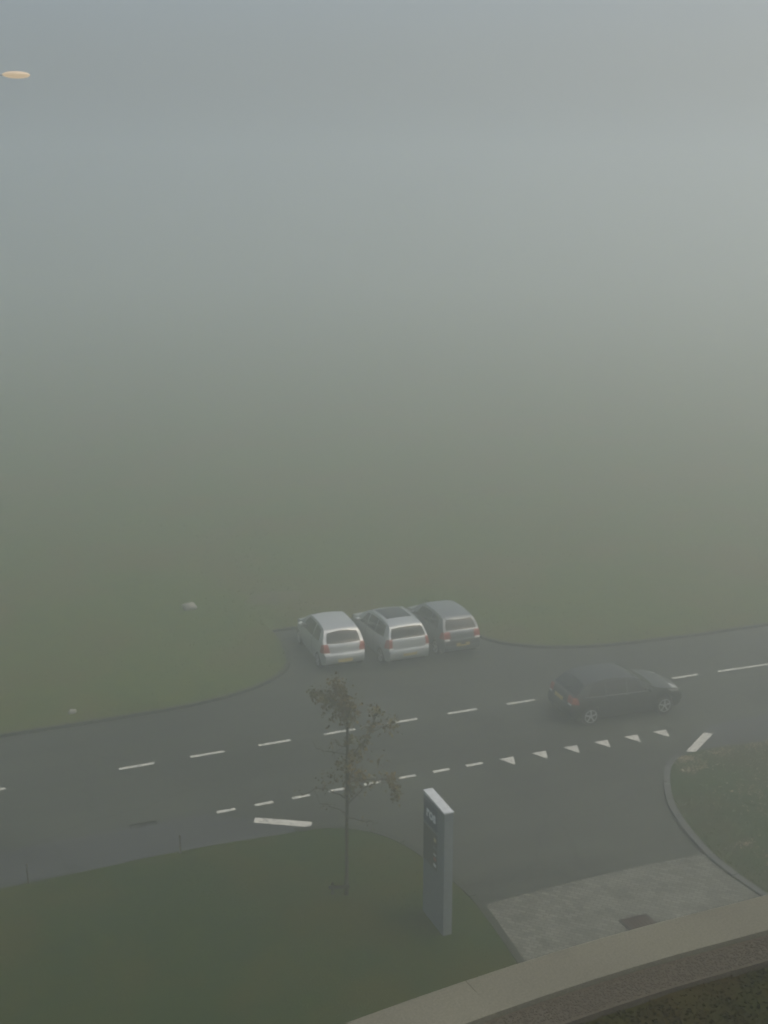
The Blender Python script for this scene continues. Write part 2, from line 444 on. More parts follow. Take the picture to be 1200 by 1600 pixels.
def on(oname):
    tr = BVHTree.FromObject(bpy.data.objects[oname], dg)
    def f(x, y):
        h = tr.ray_cast(Vector((x, y, 5)), Vector((0, 0, -1)))
        return h[0].z if h[0] else None
    return f
on_field, on_lawn, on_verge = on('field'), on('lawn'), on('verge')
def spot(fn, x0, x1, y0, y1, clump=.35):
    def f():
        while True:
            x = random.uniform(x0, x1); y = y0 + (y1 - y0) * random.random() ** 1.4
            if mnoise.noise((x * .5, y * .5, 2.)) + random.uniform(-.5, .5) < -clump + .35: continue
            z = fn(x, y)
            if z is not None: return x, y, z - .01
    return f
M['blade'] = mottled('dry_grass_blade', (.045, .09, .006), (.075, .105, .012), 1.5, 20, .9, .0, .01, (.095, .085, .028), .25)
M['blade_lawn'] = mottled('green_grass_blade', (.018, .042, .001), (.036, .060, .003), 1.5, 20, .9, .0, .01)
tufts('rough_grass', 6000, spot(on_field, -3, 42, 36.6, 62), M['blade'], .07, .18, 'rough olive brown grass tufts across the field beyond the road', 'grass')
tufts('lawn_grass', 6000, spot(on_lawn, -.5, 12, 19, 28.3, 1.5), M['blade_lawn'], .035, .08, 'short dark green grass of the lawn beside the sign', 'grass')
tufts('verge_grass', 5000, spot(on_verge, 18.4, 31, 18, 28.3), M['blade_lawn'], .05, .09, 'dark patchy grass on the verge right of the side street', 'grass')
# fallen leaves on the verge
bm = bmesh.new()
def leaf_at(bm, x, y, z, s):
    a = random.uniform(0, 6.28); tl = random.uniform(-.5, .5)
    d = Vector((math.cos(a), math.sin(a), tl * .6)); w = Vector((-math.sin(a), math.cos(a), random.uniform(-.3, .3)))
    p = Vector((x, y, z))
    bm.faces.new([bm.verts.new(p + q) for q in (-d * s, w * s * .45, d * s, -w * s * .45)])
for cx, cy, r, n_ in ((21.1, 27.95, .35, 170), (20.7, 27.2, .28, 90), (21.3, 27.3, .45, 60), (22.4, 27.95, .45, 90), (23.7, 27.95, .5, 110), (21.5, 25.6, .9, 90), (20.3, 22.3, .8, 160), (19.5, 23.2, .3, 50), (23., 26.8, 1.3, 80), (21.2, 24.0, 1.1, 60)):
    for _ in range(n_):
        x = random.gauss(cx, r * .6); y = random.gauss(cy, r * .4); z = on_verge(x, y)
        if z: leaf_at(bm, x, y, z + random.uniform(.01, .05), random.uniform(.03, .055))
M['litter'] = mottled('fallen_leaf', (.13, .105, .06), (.26, .22, .14), 6, 30, .85, .0, .003)
tag(link('fallen_leaves', bm, M['litter'], smooth=False), 'pale fallen leaves scattered on the dark verge', 'leaves', kind='stuff')

def rock(name, label, loc, s, seed, cat='stone'):
    bm = bmesh.new(); bmesh.ops.create_icosphere(bm, subdivisions=3, radius=1)
    for v in bm.verts:
        k = 1 + .28 * mnoise.noise(v.co * 1.3 + Vector((seed, 0, 0))) + .08 * mnoise.noise(v.co * 4 + Vector((seed, 3, 0)))
        v.co = Vector((v.co.x * s[0] * k, v.co.y * s[1] * k, v.co.z * s[2] * k))
    o = link(name, bm, M['stone'], angle=50); o.location = loc; return tag(o, label, cat)
rock('boulder', 'pale boulder lying alone out in the field', (10.8, 46.9, .22), (.30, .24, .17), 3.)
rock('small_stone', 'small pale stone in grass beside the far kerb', (4.85, 38.2, .16), (.13, .10, .09), 9.)
# bare sandy patch beside the lay-by
bm = bmesh.new()
def sandf(u, v, o):
    a = 2 * math.pi * u; k = (1 + .3 * mnoise.noise((math.cos(a) * 1.3, math.sin(a) * 1.3, 2)))
    x = 14.4 + 1.3 * v * k * math.cos(a); y = 47.0 + .8 * v * k * math.sin(a)
    z = on_field(x, y) or .1
    return Vector((x, y, z + .03 * (1 - v * v) + o))
grid(bm, lambda u, v: sandf(u, max(v, .02), .012), 36, 6)
tag(link('dirt', bm, M['sand']), kind='structure')

# ------------------------------------------------------------------ cars
def make_car(S):
    root = thing('parked_car' if S.get('parked') else 'hatchback_car', S['label'], 'car', S['loc'], S['rz'], S.get('group'))
    L, W, sill = S['L'], S['W'], S['sill']; zt = pchip(S['top']); xo = L / 2
    ZR, ZF = S['top'][0][1], S['top'][-1][1]
    low = pchip([(0, ZR), (.02, ZR - .12), (.06, sill + .09), (.22, sill), (L - .3, sill - .02), (L - .08, sill + .03), (L, ZF)])
    prof = pchip(S['prof'])
    def plan(x):
        k = 1 - (1 - S['wr']) * (1 - min(1, x / .55)) ** 2.4
        return k - (1 - S['wf']) * (1 - min(1, (L - x) / 1.0)) ** 2.4
    def w(x, z): return W * plan(x) * prof(z)
    AR = S['arch']
    def arch(x):
        for xw in (S['xr'], S['xf']):
            if abs(x - xw) < AR: return S['rad'] + math.sqrt(AR * AR - (x - xw) ** 2)
        return 0
    def zb(x): return max(low(x), arch(x))
    def nrm(x):
        e = .004; x0 = max(0, x - e); x1 = min(L, x + e)
        d = Vector((x1 - x0, 0, zt(x1) - zt(x0)))
        n_ = Vector((-d.z, 0, d.x)); return n_.normalized()
    crown = pchip([(0, .05), (.12, .05), (.5, .035), (L * .5, .035), (L * .75, .03), (L - .3, .05), (L, .14)])
    def cap(x, u, off=0):
        n_ = nrm(x); z = zt(x)
        p = Vector((x - xo, u * w(x, z), z)) + n_ * (crown(x) * (1 - u * u) + off)
        return p
    def side(x, z, s, off=0): return Vector((x - xo, s * (w(x, z) + off), z))
    xs = sorted(set([round(v, 4) for v in [0, .004, .01, .018, .028, .04, .055, .07, .085, .1, .12, .14, .16, .18, .21, .24, .28]] +
                    [round(.28 + k * .045, 4) for k in range(int((L - .5) / .045))] + [round(L - v, 4) for v in (.22, .17, .13, .1, .07, .05, .035, .02, .01, .004, 0)] +
                    [round(q[0], 4) for q in S['top']]))
    for xw in (S['xr'], S['xf']): xs += [xw - AR, xw + AR]
    xs = sorted(v for v in set(xs) if 0 <= v <= L)
    bm = bmesh.new(); NU, MZ = 12, 14; caps, bots, sides = [], [], {1: [], -1: []}
    for x in xs:
        caps.append([bm.verts.new(cap(x, -1 + 2 * k / NU)) for k in range(NU + 1)])
        b0 = min(zb(x), zt(x)); bots.append([bm.verts.new((x - xo, (-1 + 2 * k / NU) * w(x, b0), b0)) for k in range(NU + 1)])
        for s in (1, -1): sides[s].append([bm.verts.new(side(x, lerp(b0, zt(x), j / MZ), s)) for j in range(MZ + 1)])
    for G_ in (caps, bots, sides[1], sides[-1]):
        for a, b_ in zip(G_, G_[1:]):
            for k in range(len(a) - 1):
                try: bm.faces.new((a[k], a[k + 1], b_[k + 1], b_[k]))
                except ValueError: pass
    # close the nose and tail between cap and underside
    for i in (0, len(xs) - 1):
        for k in range(NU): bm.faces.new((caps[i][k], caps[i][k + 1], bots[i][k + 1], bots[i][k]))
    body = link('body', bm, S['paint'], root, angle=40)
    bm = bmesh.new(); box(bm, (0, 0, .42), (L * .9, 2 * W - .42, .44)); link('underbody', bm, M['under'], root, False)
    # glass
    def cap_patch(xl, xh, ua, ub, nu, nv, bmx, t0=-.012, t1=.005):
        def f(a, b_, o):
            u = lerp(ua, ub, a); x = lerp(xl(u), xh(u), b_); return cap(x, u, o)
        shell(bmx, f, nu, nv, t0, t1)
    rw = S['rear_window']
    bm = bmesh.new(); cap_patch(lambda u: rw[0] + rw[2] * (1 - u * u) * -1, lambda u: rw[1] - rw[3] * u * u, -rw[4], rw[4], 16, 10, bm); rwin = link('rear_window', bm, M['glass'], root)
    p0 = cap(rw[0] + .05, .05, .012)
    bm = bmesh.new(); tube(bm, [cap(rw[0], 0, .02), cap(lerp(rw[0], rw[1], .3), -.25, .02), cap(lerp(rw[0], rw[1], .42), -.42, .018)], [.012, .008, .005], 6)
    link('wiper', bm, M['trim'], rwin)
    ws = S['windscreen']
    bm = bmesh.new(); cap_patch(lambda u: ws[0] + .10 * -u * u + .05, lambda u: ws[1] - .12 * u * u, -.9, .9, 16, 10, bm); link('windscreen', bm, M['glass'], root)
    if 'sunroof' in S:
        sr = S['sunroof']; bm = bmesh.new(); cap_patch(lambda u: sr[0], lambda u: sr[1], -.80, .80, 10, 10, bm); link('sunroof', bm, M['glass'], root)
    if 'spoiler' in S:
        sp = S['spoiler']; bm = bmesh.new(); cap_patch(lambda u: sp[0] - .05 * (1 - u * u), lambda u: sp[1], -.86, .86, 12, 5, bm, -.01, .03); link('spoiler', bm, S['paint'], root)
    for s in (1, -1):
        for (xa, xb, ca, cb) in S['side_windows']:
            lo = pchip(S['belt']); 
            def hi(x): return min(zt(x) - S['rail'], zt(x) - .02)
            def f(a, b_, o, s=s):
                x = lerp(xa, xb, a)
                # slant of the pillars: front/back edges lean with height
                x = x + lerp(ca, cb, a) * b_
                h = hi(x); l = min(lo(x), h - .015)
                return side(x, lerp(l, h, b_), s, o)
            bm = bmesh.new(); shell(bm, f, 14, 7, -.014, .005); link('side_window', bm, M['glass'], root)
    # lamps
    tl = S['tail']
    for s in (1, -1):
        bm = bmesh.new()
        def f(a, b_, o, s=s):
            x = lerp(tl['x0'], tl['x1'], b_); return cap(x, s * lerp(tl['u'] + tl.get('slant', 0) * b_, 1.0, a), o)
        shell(bm, f, 4, 8, -.01, .008)
        def f2(a, b_, o, s=s):
            x = lerp(tl['x0'], tl['x1'], b_); z = zt(x); return side(lerp(x, x + tl['wrap'] * (1 - .5 * b_), a), z - .02 * a, s, o)
        shell(bm, f2, 4, 8, -.01, .008)
        lamp = link('tail_light', bm, M['lens_red'], root)
        if 'white' in tl:
            xa, xb, ua = tl['white']; bm = bmesh.new()
            shell(bm, lambda a, b_, o, s=s: cap(lerp(xa, xb, b_), s * lerp(ua, .97, a), o), 4, 4, -.01, .009); link('reversing_light', bm, M['lens_white'], lamp)
    for s in (1, -1):
        bm = bmesh.new(); h0, h1 = S['head']
        shell(bm, lambda a, b_, o, s=s: cap(lerp(h0, h1, b_), s * lerp(.58, .98, a), o), 5, 6, -.01, .008)
        shell(bm, lambda a, b_, o, s=s: side(lerp(h0 - .22 * (1 - a), h1, b_), zt(lerp(h0 - .22 * (1 - a), h1, b_)) - .03 - .09 * a * (1 - b_), s, o), 4, 5, -.01, .006)
        link('headlight', bm, M['lens_head'], root)
    # tailgate crease / lower valance, plate
    if 'band' in S:
        xa, xb, ub, mt = S['band']; bm = bmesh.new(); shell(bm, lambda a, b_, o: cap(lerp(xa, xb, b_), lerp(-ub, ub, a), o), 12, 5, -.01, .010); link('tailgate_panel', bm, M[mt] if isinstance(mt, str) else mt, root)
    if 'bumper' in S:
        xa, xb, mt = S['bumper']; bm = bmesh.new(); shell(bm, lambda a, b_, o: cap(lerp(xa, xb, b_), lerp(-.97, .97, a), o), 14, 4, -.01, .018); link('rear_bumper', bm, M[mt] if isinstance(mt, str) else mt, root)
    px, pz = S['plate']
    bm = bmesh.new(); box(bm, (cap(px, 0, 0).x - .026, 0, pz), (.016, .52, .115), Matrix.Rotation(R(S.get('platetilt', 6)), 3, 'Y'), .003); link('number_plate', bm, M['plate'], root, False)
    bm = bmesh.new(); fxp = L - xo + .135; box(bm, (fxp, 0, .42), (.016, .52, .115), None, .003); link('number_plate', bm, M['plate'], root, False)
    # handles, mirrors
    for s in (1, -1):
        for hx in S['handles']:
            bm = bmesh.new(); p = side(hx, S['belt'][0][1] - .10, s, .012); box(bm, p, (.17, .025, .028), None, .008); link('door_handle', bm, S['paint'], root, False)
        mx = S['mirror']; p = side(mx, S['belt'][-1][1] + .06, s, .10)
        bm = bmesh.new(); bmesh.ops.create_uvsphere(bm, u_segments=12, v_segments=8, radius=1, matrix=Matrix.Translation(p) @ Matrix.Diagonal((.065, .11, .075, 1)))
        tube(bm, [p + Vector((.02, -s * .05, -.03)), p + Vector((.04, -s * .17, -.07))], [.03, .035], 8); link('wing_mirror', bm, S['paint'], root)
    # door seams
    for s in (1, -1):
        for sx in S['seams']:
            bm = bmesh.new(); pts = [side(sx + .03 * math.sin(j * .4), lerp(max(zb(sx), sill) + .03, S['belt'][0][1] - .01, j / 6), s, .0015) for j in range(7)]
            tube(bm, pts, [.005] * 7, 5); link('door_seam', bm, M['trim'], root)
    if 'rails' in S:
        for s in (1, -1):
            bm = bmesh.new(); xa, xb = S['rails']
            pts = [cap(lerp(xa, xb, k / 10), s * .93, .045 if 0 < k < 10 else .0) for k in range(11)]
            tube(bm, pts, [.016] * 11, 7); link('roof_rail', bm, S.get('railmat', M['trim']), root)
    if 'chrome' in S:
        lo = pchip(S['belt'])
        for s in (1, -1):
            bm = bmesh.new(); xa, xb = S['chrome']
            tube(bm, [side(lerp(xa, xb, k / 14), lo(lerp(xa, xb, k / 14)) - .012, s, .002) for k in range(15)], [.010] * 15, 6); link('window_trim', bm, M['dull_trim'], root)
    # wheels
    wr = S['rad']
    for xw in (S['xr'], S['xf']):
        for s in (1, -1):
            yc = s * (W - .12); bm = bmesh.new(); h = .10
            lathe(bm, [(wr * .66, -h), (wr * .86, -h - .008), (wr * .97, -h * .8), (wr, -h * .4), (wr, h * .4), (wr * .97, h * .8), (wr * .86, h + .008), (wr * .66, h)], 'Y', 32, (xw - xo, yc, wr))
            tyre = link('wheel', bm, M['tread'], root)
            bm = bmesh.new(); r_ = wr * .67; c_ = Vector((xw - xo, yc, wr))
            # rim: barrel ring, dark well and spokes
            ring = [(r_, s * .075), (r_ * 1.0, s * .108), (r_ * .90, s * .110), (r_ * .86, s * .06)]
            rr = []
            for rad, a in ring:
                rr.append([bm.verts.new(c_ + Vector((rad * math.cos(2 * math.pi * k / 30), a, rad * math.sin(2 * math.pi * k / 30)))) for k in range(30)])
            for q0, q1 in zip(rr, rr[1:]):
                for k in range(30): bm.faces.new((q0[k], q0[(k + 1) % 30], q1[(k + 1) % 30], q1[k]))
            for k in range(5):
                t_ = 2 * math.pi * k / 5 + .3; d = Vector((math.cos(t_), 0, math.sin(t_)))
                ctr = c_ + d * r_ * .5; ctr.y = c_.y + s * .095
                box(bm, ctr, (r_ * .86, .02, r_ * .24), Matrix.Rotation(-t_, 3, 'Y'), .006)
            lathe(bm, [(r_ * .26, .07 * s), (r_ * .24, .108 * s), (r_ * .1, .115 * s)], 'Y', 14, c_)
            link('rim', bm, M['alloy'], tyre)
    return root

PROF_A = [(.18, .93), (.42, .985), (.64, 1.0), (.86, .975), (.97, .94), (1.2, .845), (1.40, .735), (1.55, .68)]
GRP = 'cars parked in the lay-by'
YAW = R(90)
# small silver hatchback with an arched rear window
make_car(dict(parked=1, label='plain silver hatchback with all silver roof, leftmost of three cars in lay-by', group=GRP, loc=(14.42, 40.42, 0), rz=YAW + R(-3),
    L=3.85, W=.84, sill=.24, wr=.84, wf=.70, paint=M['silver'], prof=PROF_A, rad=.30, arch=.345, xr=.66, xf=3.12,
    top=[(0, .47), (.012, .60), (.05, .66), (.075, .72), (.11, .90), (.15, .985), (.20, 1.03), (.46, 1.36), (.55, 1.41), (.75, 1.445), (1.3, 1.485), (1.9, 1.475), (2.25, 1.43), (2.95, 1.02), (3.3, .95), (3.62, .82), (3.77, .66), (3.85, .46)],
    rear_window=(.185, .455, .035, .06, .84), windscreen=(2.25, 2.93), side_windows=[(.62, 1.28, .10, -.02), (1.36, 2.62, .0, -.42)], belt=[(.5, 1.03), (1.2, .98), (2.8, .94)], rail=.085,
    tail=dict(x0=.075, x1=.165, u=.72, slant=.12, wrap=.22, white=(.052, .075, .70)), head=(3.45, 3.74), plate=(.02, .44),
    handles=(1.45,), mirror=2.62, seams=(1.32, 2.62), bumper=(.004, .05, 'silver')))
# taller silver hatchback with a dark glass roof
make_car(dict(parked=1, label='pale silver hatchback with dark glass roof, middle of three cars in lay-by', group=GRP, loc=(16.58, 40.05, 0), rz=YAW,
    L=4.05, W=.86, sill=.24, wr=.86, wf=.70, paint=M['silver_b'], prof=PROF_A, rad=.31, arch=.355, xr=.72, xf=3.28,
    top=[(0, .50), (.012, .62), (.045, .70), (.06, .78), (.085, .95), (.11, 1.03), (.15, 1.07), (.34, 1.37), (.44, 1.44), (.7, 1.49), (1.3, 1.525), (1.9, 1.51), (2.35, 1.45), (3.1, 1.03), (3.5, .95), (3.82, .82), (3.97, .66), (4.05, .48)],
    rear_window=(.135, .36, .015, .02, .90), windscreen=(2.35, 3.08), side_windows=[(.55, 1.30, .10, .0), (1.36, 2.05, .0, .0), (2.11, 2.78, .0, -.44)], belt=[(.5, 1.06), (1.2, 1.0), (2.9, .96)], rail=.085,
    sunroof=(.98, 2.2), tail=dict(x0=.055, x1=.135, u=.84, slant=.04, wrap=.26, white=(.046, .058, .80)), head=(3.62, 3.93), plate=(.02, .53),
    handles=(1.25, 2.0), mirror=2.75, seams=(1.33, 2.08, 2.85), bumper=(.004, .04, 'silver_b'), rails=(.7, 2.2), railmat=M['silver_b']))
# grey hatchback
make_car(dict(parked=1, label='darker grey hatchback with black rear bumper, rightmost of three cars in lay-by', group=GRP, loc=(18.72, 40.05, 0), rz=YAW + R(-1),
    L=3.9, W=.80, sill=.24, wr=.85, wf=.70, paint=M['grey'], prof=PROF_A, rad=.30, arch=.345, xr=.68, xf=3.14,
    top=[(0, .50), (.012, .62), (.045, .70), (.06, .76), (.085, .93), (.12, 1.0), (.17, 1.05), (.42, 1.36), (.52, 1.41), (.75, 1.445), (1.3, 1.48), (1.9, 1.47), (2.3, 1.42), (3.0, 1.02), (3.4, .94), (3.68, .82), (3.82, .66), (3.9, .48)],
    rear_window=(.165, .42, .015, .04, .86), windscreen=(2.3, 2.98), side_windows=[(.60, 1.28, .10, .0), (1.34, 2.66, .0, -.42)], belt=[(.5, 1.04), (1.2, .98), (2.8, .95)], rail=.085,
    tail=dict(x0=.062, x1=.125, u=.66, slant=.06, wrap=.24, white=(.046, .062, .70)), head=(3.5, 3.79), plate=(.02, .56),
    handles=(1.45,), mirror=2.65, seams=(1.3, 2.68), bumper=(.004, .045, 'trim'), spoiler=(.43, .56)))
# dark car driving along the near lane
make_car(dict(label='black car with silver five spoke wheels driving along the road', loc=(21.24, 32.0, 0), rz=R(-3),
    L=4.12, W=.87, sill=.21, wr=.84, wf=.72, paint=M['black'], prof=PROF_A, rad=.32, arch=.365, xr=.70, xf=3.36,
    top=[(0, .50), (.012, .62), (.05, .72), (.07, .80), (.10, .95), (.14, 1.0), (.19, 1.03), (.56, 1.29), (.72, 1.35), (1.05, 1.40), (1.5, 1.42), (1.95, 1.40), (2.3, 1.35), (3.05, .98), (3.5, .90), (3.88, .79), (4.04, .63), (4.12, .46)],
    rear_window=(.19, .58, .02, .05, .88), windscreen=(2.3, 3.03), side_windows=[(.58, 1.2, .20, .0), (1.27, 1.95, .0, .0), (2.02, 2.78, .0, -.44)], belt=[(.4, .985), (1.1, .955), (2.9, .92)], rail=.075,
    tail=dict(x0=.065, x1=.125, u=.66, slant=.0, wrap=.22, white=(.052, .063, .74)), head=(3.64, 3.98), plate=(.06, .80), platetilt=12,
    handles=(1.15, 1.95), mirror=2.74, seams=(1.23, 1.99, 2.85), bumper=(.004, .05, 'black'), chrome=(.5, 2.85)))

# ------------------------------------------------------------------ young tree
CAMR = Vector((math.cos(R(22.3)), -math.sin(R(22.3)), 0)); CAMF = Vector((math.sin(R(22.3)), math.cos(R(22.3)), 0))
tree = thing('young_tree', 'thin young tree with few brown leaves standing on the lawn by the road', 'tree', (9.22, 24.84, .08))
def tp(l, z, d=0): return CAMR * l + CAMF * d + Vector((0, 0, (z - .08) * .955))
bm = bmesh.new()
trunk = [tp(0, 0), tp(.01, .6, .02), tp(.02, 1.9, .03), tp(.045, 3.0, 0), tp(.04, 3.75, -.02), tp(.065, 4.6, .03), tp(.02, 5.1, .02), tp(-.08, 5.55, 0), tp(-.2, 5.92, -.03)]
tube(bm, trunk, [.060, .046, .040, .037, .034, .028, .021, .013, .005], 10); link('trunk', bm, M['bark'], tree)
LIMBS = [
    ([(.045, 4.95, 0), (-.25, 5.2, .12), (-.55, 5.36, .2), (-.76, 5.42, .22)], .02),
    ([(.05, 4.85, 0), (.12, 5.15, -.2), (.18, 5.45, -.3)], .016),
    ([(.0, 5.2, 0), (-.3, 5.42, -.25), (-.42, 5.62, -.4)], .014),
    ([(.05, 3.7, 0), (.27, 4.0, .1), (.5, 4.33, .25), (.7, 4.75, .3), (.72, 4.95, .33)], .022),
    ([(.45, 4.25, .2), (.75, 4.42, .3), (1.05, 4.55, .3)], .013),
    ([(.05, 3.35, 0), (.45, 3.36, -.2), (.8, 3.40, -.3), (1.06, 3.44, -.35), (1.2, 3.1, -.36)], .02),
    ([(.05, 3.9, 0), (-.3, 3.85, .25), (-.7, 3.82, .5)], .015),
    ([(.03, 2.75, 0), (-.3, 3.0, -.1), (-.62, 3.12, -.2), (-1.02, 2.95, -.25)], .018),
    ([(.03, 2.55, 0), (.35, 2.85, .2), (.7, 3.0, .35), (1.05, 2.85, .5)], .018),
    ([(.03, 2.25, 0), (.4, 2.3, -.3), (.78, 2.4, -.5)], .014),
    ([(.03, 2.3, 0), (-.35, 2.4, .3), (-.62, 2.33, .5)], .014),
    ([(.04, 3.2, 0), (.1, 3.4, .5), (.0, 3.6, .9)], .017), ([(.04, 3.0, 0), (.2, 3.15, -.5), (.3, 3.3, -.85)], .017),
    ([(.05, 4.3, 0), (.0, 4.6, .4), (-.1, 4.85, .6)], .014), ([(.04, 4.1, 0), (-.15, 4.35, -.4), (-.2, 4.6, -.6)], .013)]
twig_pts = []
fo = bmesh.new()
for pts, r in LIMBS:
    bm = bmesh.new(); P3 = [tp(*p) for p in pts]; n_ = len(P3)
    fine = []
    for a, b_ in zip(P3, P3[1:]):
        for k in range(4):
            q = a.lerp(b_, k / 4) + Vector([random.gauss(0, .014) for _ in range(3)]); fine.append(q)
    fine.append(P3[-1])
    tube(bm, fine, [lerp(r, .005, i / (len(fine) - 1)) for i in range(len(fine))], 6)
    for q in fine[3:]:
        for _ in range(2):
            if random.random() < .75:
                d = Vector((random.gauss(0, 1), random.gauss(0, 1), random.gauss(.3, .8))).normalized() * random.uniform(.12, .34)
                mid = q + d * .5 + Vector((0, 0, .03)); tube(bm, [q, mid, q + d], [.005, .0035, .002], 4); twig_pts += [mid, q + d]
    link('branch', bm, M['bark'], tree)
def leaf(bm, p, s):
    d = Vector((random.gauss(0, 1), random.gauss(0, 1), random.gauss(-.5, .8))).normalized()
    w = d.cross(Vector((random.gauss(0, 1), random.gauss(0, 1), random.gauss(0, 1)))).normalized(); n_ = d.cross(w)
    a = p; m_ = p + d * s * .55 + n_ * s * .08; e = p + d * s
    bm.faces.new([bm.verts.new(v) for v in (a, m_ + w * s * .33, e, m_ - w * s * .33)])
clusters = [(-.15, 5.45, 0, .24, 150), (-.42, 5.32, .1, .20, 70), (-.70, 5.40, .2, .12, 45), (.10, 5.15, -.05, .22, 120), (-.17, 5.78, -.02, .13, 60), (.08, 4.85, 0, .16, 70), (-.05, 5.1, .1, .2, 60), (-.3, 5.0, .05, .22, 25),
    (.71, 4.9, .3, .15, 45), (1.02, 4.54, .3, .17, 50), (.6, 4.5, .26, .13, 40), (.42, 4.15, .18, .14, 40), (.25, 3.9, .1, .14, 35), (.1, 3.75, 0, .16, 55), (.09, 4.3, 0, .12, 40), (-.05, 3.6, .05, .15, 35),
    (1.08, 3.48, -.35, .13, 35), (1.17, 3.05, -.36, .13, 50), (1.14, 3.28, -.35, .1, 35), (.1, 3.25, 0, .18, 55), (.35, 3.45, -.1, .18, 35), (-.3, 3.3, .1, .24, 30), (.05, 2.95, 0, .15, 30), (.5, 3.3, -.2, .2, 22), (.75, 3.7, .1, .2, 14)]
for l, z, d, s, n_ in clusters:
    for _ in range(int(n_ * 1.45)): leaf(fo, tp(l, z, d) + Vector([random.gauss(0, s * .55) for _ in range(3)]), random.uniform(.065, .125))
for q in twig_pts:
    if random.random() < .30: leaf(fo, q + Vector([random.gauss(0, .02) for _ in range(3)]), random.uniform(.05, .085))
link('foliage', fo, M['leaf'], tree, smooth=False)
# stake and rail at the foot of the tree
st = thing('tree_stake', 'low dark wooden stake with crossbar at the foot of the young tree', 'stake', (9.22 - .30, 24.98, .08))
bm = bmesh.new(); lathe(bm, [(.035, -.15), (.035, .34), (.03, .36), (.008, .37)], 'Z', 10); link('post', bm, M['wood'], st)
bm = bmesh.new(); box(bm, (.13, -.12, .27), (.50, .03, .085), Matrix.Rotation(R(-18), 3, 'Z'), .006); link('crossbar', bm, M['wood'], st, False)

# ------------------------------------------------------------------ sign pillar
sg = thing('sign_pillar', 'tall grey sign pillar with pale slanted cap and white letters on blue', 'sign', (10.735, 22.98, .06))
SH = 3.06
bm = bmesh.new(); box(bm, (0, 0, SH / 2 - .03), (.22, 1.12, SH + .06), None, .012); link('pillar', bm, M['sign'], sg, False)
bm = bmesh.new()
v = [(-.12, -.575, SH - .001), (.115, -.575, SH - .001), (.115, .575, SH - .001), (-.115, .575, SH - .001), (-.12, -.575, SH + .03), (.115, -.575, SH + .03), (.115, .575, SH + .07), (-.115, .575, SH + .07)]
v = [bm.verts.new(p) for p in v]
for f in ((0, 1, 2, 3), (4, 5, 6, 7), (0, 1, 5, 4), (1, 2, 6, 5), (2, 3, 7, 6), (3, 0, 4, 7)): bm.faces.new([v[i] for i in f])
link('cap', bm, M['sign_top'], sg, False)
bm = bmesh.new(); box(bm, (-.112, .17, SH - .36), (.012, .74, .54), None, .003); lpan = link('logo_panel', bm, M['sign_blue'], sg, False)
cu = bpy.data.curves.new('lettering', 'FONT'); cu.body = 'ros'; cu.size = .38; cu.extrude = .004; cu.align_x = 'CENTER'; cu.align_y = 'CENTER'; cu.offset = .008
to = bpy.data.objects.new('lettering_curve', cu); C.objects.link(to)
dg = bpy.context.evaluated_depsgraph_get(); me = bpy.data.meshes.new_from_object(to.evaluated_get(dg)); me.name = 'lettering'
bpy.data.objects.remove(to); me.materials.clear(); me.materials.append(M['white'])
lo_ = bpy.data.objects.new('lettering', me); C.objects.link(lo_); lo_.parent = lpan
lo_.matrix_local = Matrix(((0, 0, -1, -.123), (-1, 0, 0, .12), (0, 1, 0, SH - .34), (0, 0, 0, 1)))
bm = bmesh.new(); box(bm, (-.112, .17, SH - 1.15), (.012, .74, .90), None, .003); ipan = link('directory_panel', bm, M['sign_dark'], sg, False)
for z, mt, h, wd in ((SH - .86, 'cream', .09, .12), (SH - 1.06, 'sign', .05, .18), (SH - 1.22, 'sign_top', .05, .14), (SH - 1.33, 'redst', .07, .13), (SH - 1.48, 'white', .07, .13)):
    bm = bmesh.new(); box(bm, (-.1195, -.10, z), (.004, wd, h), None, .001); link('name_strip', bm, M[mt], ipan, False)
bm = bmesh.new(); box(bm, (0, 0, -.01), (.32, 1.24, .06), None, .008); link('plinth', bm, M['kerb_dark'], sg, False)

# ------------------------------------------------------------------ lower building with planted flat roof
bd = thing('building', 'flat planted roof of a low building with pale curved coping, at lower right', 'building', (0, 0, 0))
def edge(x): return 6.89 - .20 * (max(0, 5.0 - x) / 2.5) ** 1.7 if x > 1.5 else 6.89 - .20 * 1.4 ** 1.7 - .10 * (1.5 - x)
def epath(x0, x1, off=0): return [Vector((lerp(x0, x1, k / 90), edge(lerp(x0, x1, k / 90)) + off)) for k in range(91)]
ZR_ = 11.0
bm = bmesh.new()
xj = -9.0
while xj < 21:
    x1 = xj + 3.1
    ribbon(bm, [Vector((lerp(xj, x1 - .004, k / 8), edge(lerp(xj, x1 - .004, k / 8)))) for k in range(9)], -.39, .0, ZR_ - .28, ZR_)
    xj = x1
link('coping', bm, M['coping'], bd, True, 30)
bm = bmesh.new(); ribbon(bm, epath(-8.9, 18.9, -.05), -.22, .0, -.2, ZR_ - .285); link('wall', bm, M['wall'], bd)
bm = bmesh.new(); ribbon(bm, epath(-8.9, 18.9), -.64, -.395, ZR_ - .2, ZR_ - .04)
for _ in range(5200):
    x = random.uniform(2.4, 7.6); y = edge(x) - random.uniform(.41, .63); s = random.uniform(.004, .009)
    bmesh.ops.create_icosphere(bm, subdivisions=1, radius=s, matrix=Matrix.Translation((x, y, ZR_ - .038)) @ Matrix.Diagonal((1, 1.2, .7, 1)))
link('gravel_strip', bm, M['gravel'], bd)
bm = bmesh.new(); ribbon(bm, epath(-8.9, 18.9), -.665, -.645, ZR_ - .2, ZR_ - .03); link('edging', bm, M['gravel'], bd)
bm = bmesh.new()
